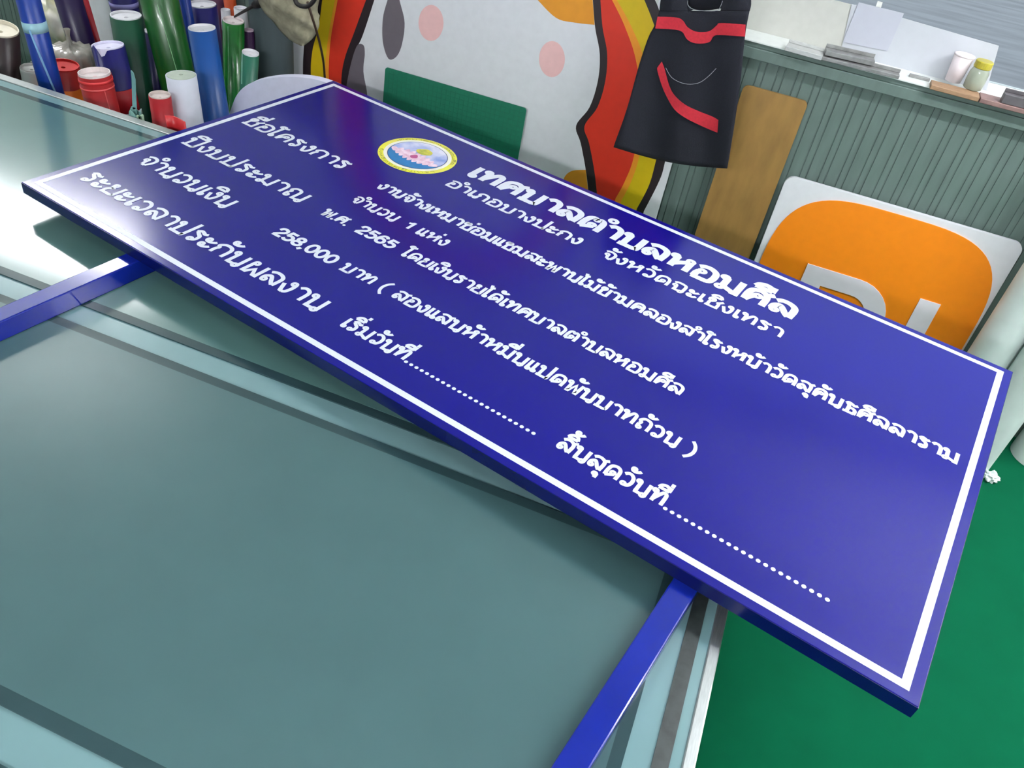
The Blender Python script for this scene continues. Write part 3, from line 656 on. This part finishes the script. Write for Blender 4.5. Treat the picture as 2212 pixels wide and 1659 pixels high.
# ---------------------------------------------------------------- white film rolls standing at the right
film = mat('white_film', (216, 226, 224), 0.55, 0.03, 12); film_end = mat('film_end', (190, 198, 196), 0.7, 0.05)
def standing_roll(label, x, y, r, h):
    t = thing('film_roll', label, 'roll', (x, y, 0), 'tall white film rolls on the green floor')
    bm = bmesh.new(); rg = tube(bm, [(0, 0, 0.002), (0, 0, h)], r, 32, cap=False); tube(bm, [(0, 0, 0.002), (0, 0, h)], r*.96, 32, cap=False)
    obj('film', bm, film, t, smooth=True)
    bm = bmesh.new(); tube(bm, [(0, 0, 0.004), (0, 0, h-0.006)], r*.955, 32, cap=True); obj('core', bm, film_end, t)
    bm = bmesh.new(); box(bm, r-0.001, r+0.0015, -0.004, 0.02, 0.01, h-0.01); obj('loose_edge', bm, film, t)
    return t
pA = on_y(2150, 750, 3.0); standing_roll('tall white film roll touching the orange-squared sign board', pA.x, 3.0, 0.072, 1.25)
pB = on_z(2082, 985, 0.0); standing_roll('tall white film roll in the middle of three, with crumpled film at its foot', pB.x+0.022, pB.y-0.02, 0.072, 1.2)
pC = on_z(2232, 985, 0.0); standing_roll('tall white film roll farthest right, beyond the crumpled wad', pC.x, pC.y-0.01, 0.092, 1.2)
CF = on_z(2142, 1036, 0.0)
bm = bmesh.new(); bmesh.ops.create_icosphere(bm, subdivisions=3, radius=0.028)
for v in bm.verts:
    n = v.co.normalized(); v.co *= 1 + 0.35*math.sin(7*n.x+3*n.y)*math.sin(6*n.z+2) + 0.2*math.sin(15*n.y+9*n.x); v.co.z = max(-0.012, v.co.z*0.6)
o = obj('crumpled_film', bm, film); o.location = (CF.x-0.01, CF.y, 0.013); tag(o, 'small crumpled wad of white film on the green carpet', 'film')

# ---------------------------------------------------------------- vinyl rolls behind the table
liner_w = mat('white_liner', (222, 220, 226), 0.7, 0.03, 30)
def vroll(label, top, low, y, wpx, rgb, ylow=None, rough=0.35, liner=(222, 220, 226), rim=0.004, bands=None, seam=None, ext=0.0, group='coloured vinyl rolls behind the table', coat=0.0, torn=None, cap=True):
    """a roll of vinyl: photo points on its axis at the top rim and lower down, at depths y and ylow"""
    A = on_y(top[0], top[1], y); Bq = on_y(low[0], low[1], ylow if ylow else y)
    d = (A-Bq).normalized(); r = wpx/2*depth(A)/FPX
    if ext: A = A + d*ext
    k = (A.z - r*math.sqrt(max(0, 1-d.z*d.z)) - 0.004)/d.z; L = k
    F = A - d*L
    t = thing('vinyl_roll', label, 'roll', F, group)
    t.rotation_mode = 'QUATERNION'; t.rotation_quaternion = Vector((0, 0, 1)).rotation_difference(d)
    m = mat('vinyl_%d_%d_%d' % rgb, rgb, rough, 0.06, 10, coat=coat)
    lm = mat('liner_%d_%d_%d' % liner, liner, 0.7, 0.04, 30)
    n = 28
    bm = bmesh.new()
    top_z = [L + (torn(q/n) if torn else 0.0) for q in range(n)]
    rows = []
    for rr_, zz in ((r, 0), (r, None), (r*0.965, None), (r*0.965, 'in')):
        rows.append([bm.verts.new((rr_*math.cos(2*PI*q/n), rr_*math.sin(2*PI*q/n), 0 if zz == 0 else (top_z[q] if zz is None else L-0.05))) for q in range(n)])
    for a, b in zip(rows, rows[1:]):
        for q in range(n): bm.faces.new((a[q], a[(q+1) % n], b[(q+1) % n], b[q]))
    bm.faces.new(rows[0][::-1])
    wrap = obj('vinyl_wrap', bm, m, t)
    for p in wrap.data.polygons: p.use_smooth = abs(p.normal.z) < 0.5
    if cap:
        bm = bmesh.new(); lathe(bm, [(r*.96, L-0.06), (r*.96, L+rim), (r*.90, L+rim), (r*.90, L-rim), (r*.14, L-rim*1.6), (r*.12, L-0.03), (r*.02, L-0.03)], 28)
        obj('paper_core', bm, lm, t)
    if bands:
        for (f0, f1, c) in bands:      # distances down from the top
            bm = bmesh.new(); lathe(bm, [(r*1.001, L-f1), (r*1.03, L-f1), (r*1.03, L-f0), (r*1.001, L-f0)], 28)
            o = obj('wrap_band', bm, mat('band_%d_%d_%d' % c, c, 0.45, 0.04), wrap)
            for p in o.data.polygons: p.use_smooth = abs(p.normal.z) < 0.5
    if seam:
        # a loose edge: thin pale line running down the roll on the viewer's side
        view = (Vector((0, 0, CAMZ)) - A); loc = t.rotation_quaternion.inverted() @ view
        a0 = math.atan2(loc.y, loc.x)
        bm = bmesh.new(); s0, s1, z0, z1 = seam[:4]
        pts = []
        for q in range(13):
            a = a0 + s0 + (s1-s0)*q/12; pts.append((r*1.005*math.cos(a), r*1.005*math.sin(a), L - z0 - (z1-z0)*q/12))
        tube(bm, pts, seam[4] if len(seam) > 4 else 0.0012, 6); obj('loose_edge', bm, mat('edge_%s' % (str(seam[5]) if len(seam) > 5 else 'w'), seam[5] if len(seam) > 5 else (214, 222, 224), 0.4), wrap)
    return t
vroll('dark maroon roll with a cream end at the far left', (0, 63), (6, 165), 2.42, 74, (38, 17, 20), liner=(216, 208, 190), rim=0.006)
vroll('blue roll bound with pale tape rings, leaning in front of the maroon roll', (64, 12), (108, 180), 2.31, 49, (11, 52, 144), ext=0.35, bands=[(0.40, 0.435, (158, 200, 214)), (0.665, 0.70, (158, 190, 206))], seam=(-0.55, 0.3, 0.42, 0.66, 0.004, (126, 172, 214)))
vroll('short light grey roll half behind the taped blue roll', (68, 147), (76, 190), 2.44, 46, (190, 194, 190), liner=(170, 170, 166), rough=0.6)
vroll('dark purple roll leaning behind the clear plastic wrapped roll', (148, 0), (172, 78), 2.80, 56, (35, 14, 67), ext=0.3)
vroll('thin red roll between the dark purple and the tall grey-white roll', (178, 0), (212, 84), 2.88, 22, (172, 34, 44), ext=0.3)
vroll('tall grey-white roll right of the thin red one', (212, 0), (236, 84), 2.72, 38, (196, 200, 202), ext=0.3, rough=0.6)
vroll('navy roll with a pale label behind the dark green roll', (266, 0), (278, 60), 3.00, 58, (27, 22, 99), ext=0.2, bands=[(0.205, 0.225, (150, 146, 206))])
vroll('dark green roll with a white spiral end', (272, 34), (303, 230), 2.60, 66, (16, 67, 46))
vroll('tall bright green roll, the widest of all, leaning left', (344, 0), (388, 190), 2.66, 80, (6, 76, 19), ext=0.45, seam=(-0.15, 0.15, 0.45, 0.80, 0.0012, (150, 200, 150)), coat=0.3)
vroll('narrow navy roll in the gap between dark green and bright green rolls', (330, 120), (336, 200), 2.84, 30, (20, 17, 76), ext=0.1)
vroll('narrow blue roll right behind the bright green roll', (398, 0), (414, 90), 2.86, 26, (11, 52, 152), ext=0.3)
vroll('deep navy roll with a white end behind the mid-blue roll', (436, 10), (451, 120), 2.95, 62, (27, 20, 104))
vroll('mid-blue roll with a white end', (436, 61), (466, 245), 2.56, 59, (11, 70, 142))
vroll('plum roll far behind the two blue rolls', (470, 0), (476, 40), 3.155, 40, (89, 38, 76), ext=0.1)
vroll('small orange roll far behind the glossy green roll', (496, 0), (499, 20), 3.10, 26, (180, 67, 22), ext=0.1)
vroll('slim white roll left of the black rod', (487, 22), (492, 90), 3.045, 20, (206, 204, 212), rough=0.6)
vroll('stubby white roll behind the glossy green roll', (519, 18), (525, 80), 3.045, 28, (206, 204, 208), rough=0.6)
vroll('glossy bright green roll with a pinkish white end', (504, 45), (505, 205), 2.83, 46, (10, 112, 34), liner=(228, 214, 216), coat=0.35, rough=0.25, seam=(-0.5, -0.45, 0.01, 0.42, 0.0011, (150, 206, 160)))
vroll('slim dark plum roll behind the teal roll', (537, 66), (540, 120), 2.885, 22, (49, 17, 59), liner=(170, 150, 164))
vroll('small teal roll leaning right', (541, 115), (537, 185), 2.74, 37, (32, 99, 78), seam=(-1.1, -0.9, 0.0, 0.12, 0.0016, (170, 220, 200)))
vroll('navy roll with a torn paper edge, a red and a white layer below', (233, 99), (258, 200), 2.44, 68, (20, 16, 92), liner=(214, 210, 232), torn=lambda q: -0.03*max(0, 1-abs((q-0.80)/0.06)) + (0.016*max(0, 1-abs((q-0.72)/0.05))), bands=[(0.148, 0.235, (170, 24, 36)), (0.235, 0.60, (206, 206, 214))])
vroll('red roll with an orange lower half', (136, 142), (146, 215), 2.43, 66, (156, 22, 20), liner=(190, 28, 26), bands=[(0.075, 0.6, (240, 122, 16))])
vroll('red roll with a round white end nearest the table', (204, 160), (222, 235), 2.28, 68, (161, 22, 28), liner=(222, 210, 210), rim=0.008, bands=[(0.012, 0.022, (222, 60, 64)), (0.038, 0.044, (232, 90, 92))], seam=(0.35, 0.5, 0.04, 0.25, 0.0014, (236, 110, 110)))
vroll('small red roll with a white end left of the plain white roll', (345, 206), (352, 255), 2.25, 46, (160, 20, 32), liner=(206, 192, 188))
vroll('plain white roll between the small red and the mid-blue roll', (391, 162), (407, 262), 2.36, 64, (204, 206, 220), liner=(180, 190, 176), rough=0.65, rim=-0.001)
# roll end wrapped in clear plastic
PW = on_y(152, 104, 2.60); 
pwt = thing('wrapped_roll', 'short roll wrapped in crinkled clear plastic between the blue and navy rolls', 'roll', (PW.x, 2.60, 0.0), 'coloured vinyl rolls behind the table')
bm = bmesh.new(); tube(bm, [(0.02, 0, 0.004), (0, 0, PW.z-0.03)], 0.075, 24); obj('roll_body', bm, mat('taupe_roll', (120, 112, 104), 0.6, 0.05), pwt, smooth=False)
plastic = mat('crinkled_plastic', (196, 190, 180), 0.12, 0.06, 40, trans=0.35)
bm = bmesh.new(); n = 40; rings = []
for i, (r, z) in enumerate(((.078, -.09), (.084, -.04), (.086, -.012), (.07, .004), (.04, .006), (.012, .012), (.007, .05), (.012, .075))):
    rings.append([bm.verts.new((r*(1+.10*math.sin(9*2*PI*k/n+i))*math.cos(2*PI*k/n), r*(1+.10*math.sin(7*2*PI*k/n+2*i))*math.sin(2*PI*k/n), PW.z + z + (.006*math.sin(10*2*PI*k/n+i) if 1 < i < 6 else 0))) for k in range(n)])
for a, b in zip(rings, rings[1:]):
    for k in range(n): bm.faces.new((a[k], a[(k+1) % n], b[(k+1) % n], b[k]))
o = raw('plastic_wrap', bm, plastic, pwt, smooth=True)
# crumpled pale bag
CB_ = on_y(118, 58, 2.90)
bm = bmesh.new(); bmesh.ops.create_icosphere(bm, subdivisions=4, radius=1)
for v in bm.verts:
    n = v.co.normalized(); f = 1 + .12*math.sin(9*n.x+4*n.z)+.10*math.sin(11*n.z-5*n.y)+.08*math.sin(17*n.y+3*n.x); v.co = Vector((n.x*.10*f, n.y*.07*f, n.z*.14*f))
o = raw('plastic_bag', bm, mat('pale_bag', (206, 204, 196), 0.35, 0.08, 12, vdark=(186, 184, 150)), None, smooth=True); o.location = (CB_.x, 2.95, CB_.z)
tag(o, 'crumpled pale plastic bag between the taped blue and dark purple rolls', 'bag')
bm = bmesh.new(); box(bm, -0.17, 0.17, -0.09, 0.12, 0, CB_.z-0.19); o = obj('carton', bm, mat('grey_carton', (120, 124, 122), 0.8, 0.06), None, bevel=0.004); o.location = (CB_.x, 2.97, 0.0)
tag(o, 'grey carton under the crumpled pale bag', 'box')
# dark roll of cloth with a khaki jacket over it
DR = on_y(591, 132, 2.985); rr0 = 87/2*depth(DR)/FPX
dk = thing('fabric_roll', 'thick dark slate roll standing under the khaki cloth', 'roll', (DR.x, 2.98, 0))
bm = bmesh.new(); lathe(bm, [(rr0, 0.002), (rr0, DR.z+.30), (rr0*.9, DR.z+.31)], 32); o = obj('roll_body', bm, mat('slate_cloth', (52, 64, 68), 0.75, 0.12, 14, stretch=(1, 1, .3)), dk)
for p in o.data.polygons: p.use_smooth = abs(p.normal.z) < .5
bm = bmesh.new(); lathe(bm, [(rr0*.9, DR.z+.311), (rr0*.3, DR.z+.312)], 32); obj('end_disc', bm, mat('slate_end', (40, 48, 52), 0.8), dk)
YK = 2.83
khaki = mat('khaki_cloth', (150, 144, 122), 0.9, 0.10, 40, bump=0.2)
kl = cr([(-70, 590), (-20, 556), (20, 566), (45, 588), (70, 608), (88, 628), (99, 650)], 5); kr = cr([(-70, 660), (-20, 690), (20, 686), (45, 690), (62, 688), (84, 675), (99, 656)], 5)
bm = bmesh.new(); rows = []
for i in range(25):
    t = i/24; py = -70 + 169*t; row = []
    a, b = at_y(kl, py), at_y(kr, py)
    for j in range(17):
        u = j/16; px = a + (b-a)*u
        d = 0.09*math.sin(PI*u)*math.sin(PI*min(1, .15+t*.8)) + .010*math.sin(px*.16+py*.09) + .008*math.sin(px*.10-py*.17)
        row.append(bm.verts.new(on_y(px, py, YK - d)))
    rows.append(row)
for i in range(24):
    for j in range(16): bm.faces.new((rows[i][j], rows[i+1][j], rows[i+1][j+1], rows[i][j+1]))
o = raw('khaki_jacket', bm, khaki, None, smooth=True); so = o.modifiers.new('solid', 'SOLIDIFY'); so.thickness = 0.02; so.offset = -1
tag(o, 'rumpled khaki cloth hanging beside the printed board', 'cloth')
blackm = mat('black_rubber', (30, 26, 26), 0.5, 0.05)
rod = thing('black_rod', 'thin black rod sticking out between the white roll ends and the khaki cloth', 'rod', (0, 0, 0))
bm = bmesh.new(); tube(bm, [on_y(505, 37, 2.865), on_y(545, 14, 2.865), on_y(580, -8, 2.865)], [.004, .007, .009], 10); obj('shaft', bm, blackm, rod, smooth=True)
bm = bmesh.new(); tube(bm, [on_y(548, 12, 2.865), on_y(560, 6, 2.865), on_y(570, 0, 2.865)], [.012, .018, .016], 10); obj('grip', bm, blackm, rod, smooth=True)
cable = thing('hanging_cable', 'dark cable looped over the khaki cloth and hanging along the printed board', 'cable', (0, 0, 0))
bm = bmesh.new(); tube(bm, [on_y(a, b, 2.70+c) for a, b, c in cr([(664, 4, 0), (672, 30, .01), (682, 62, .03), (691, 95, .08), (698, 130, .14), (701, 160, .18), (702, 185, .2), (701, 260, .22)], 6)], .0045, 8); obj('cord', bm, mat('brown_cord', (58, 40, 26), 0.5), cable, smooth=True)
bm = bmesh.new(); tube(bm, [on_y(a, b, 2.70) for a, b in cr([(636, -8), (640, 6), (650, 13), (664, 13), (676, 4), (684, -10)], 5)], .008, 8); obj('loop', bm, blackm, cable, smooth=True)
# knife holder on the table edge
TH = on_y(292, 240, 2.140)
hold = thing('tool_holder', 'pale teal tube with a long blade clipped on the far table edge', 'holder', (TH.x, 2.140, TH.z-0.115))
teal = mat('pale_teal_plastic', (120, 160, 156), 0.35, 0.05); 
bm = bmesh.new(); n = 20; r = .021
rings = [[bm.verts.new((rr_*math.cos(2*PI*k/n), rr_*math.sin(2*PI*k/n), z + (0.010*math.sin(2*PI*k/n*3) if z > .1 else 0))) for k in range(n)] for rr_, z in ((r, 0), (r, .115), (r*.9, .115), (r*.9, .01))]
for a, b in zip(rings, rings[1:]):
    for k in range(n): bm.faces.new((a[k], a[(k+1) % n], b[(k+1) % n], b[k]))
bm.faces.new(rings[0][::-1]); bm.faces.new(rings[-1]); obj('holder_tube', bm, teal, hold, smooth=False)
bm = bmesh.new(); box(bm, .026, .034, -.018, .0, .01, .112); box(bm, .018, .034, -.018, -.012, .01, .112); obj('clip', bm, mat('pale_green_plastic', (158, 188, 160), 0.4), hold, bevel=.001)
bm = bmesh.new(); a = Vector((0, 0, .012)); pts = [on_y(x, y_, 2.140)-Vector(hold.location) for x, y_ in ((282, 152), (287, 158), (291, 172), (294, 236), (286, 236), (284, 172))]
slab(bm, pts, (0, .004, 0)); obj('blade', bm, mat('teal_blade', (112, 156, 158), 0.3, 0.05), hold)
bm = bmesh.new(); box(bm, (pts[3].x+pts[4].x)/2-.005, (pts[3].x+pts[4].x)/2+.005, 0, .004, .012, pts[3].z+.004); obj('handle', bm, teal, hold)
# curled red offcut
cc = on_z(380, 268, TZ+0.01)
bm = bmesh.new(); vs = []
for q in range(15):
    t = q/14; px = 357 + 41*t; A = on_y(px, 250 + 14*t - 4*math.sin(PI*t), 2.15 + .02*math.sin(PI*t)); vs.append((bm.verts.new(A), bm.verts.new(A - Vector((0, -.005, .075)))))
for (a, b), (c, d) in zip(vs, vs[1:]): bm.faces.new((a, b, d, c))
o = raw('vinyl_offcut', bm, mat('red_offcut', (202, 44, 50), 0.4, 0.05), None, smooth=True); so = o.modifiers.new('solid', 'SOLIDIFY'); so.thickness = 0.004
tag(o, 'curled red vinyl offcut standing against the far table edge', 'offcut')
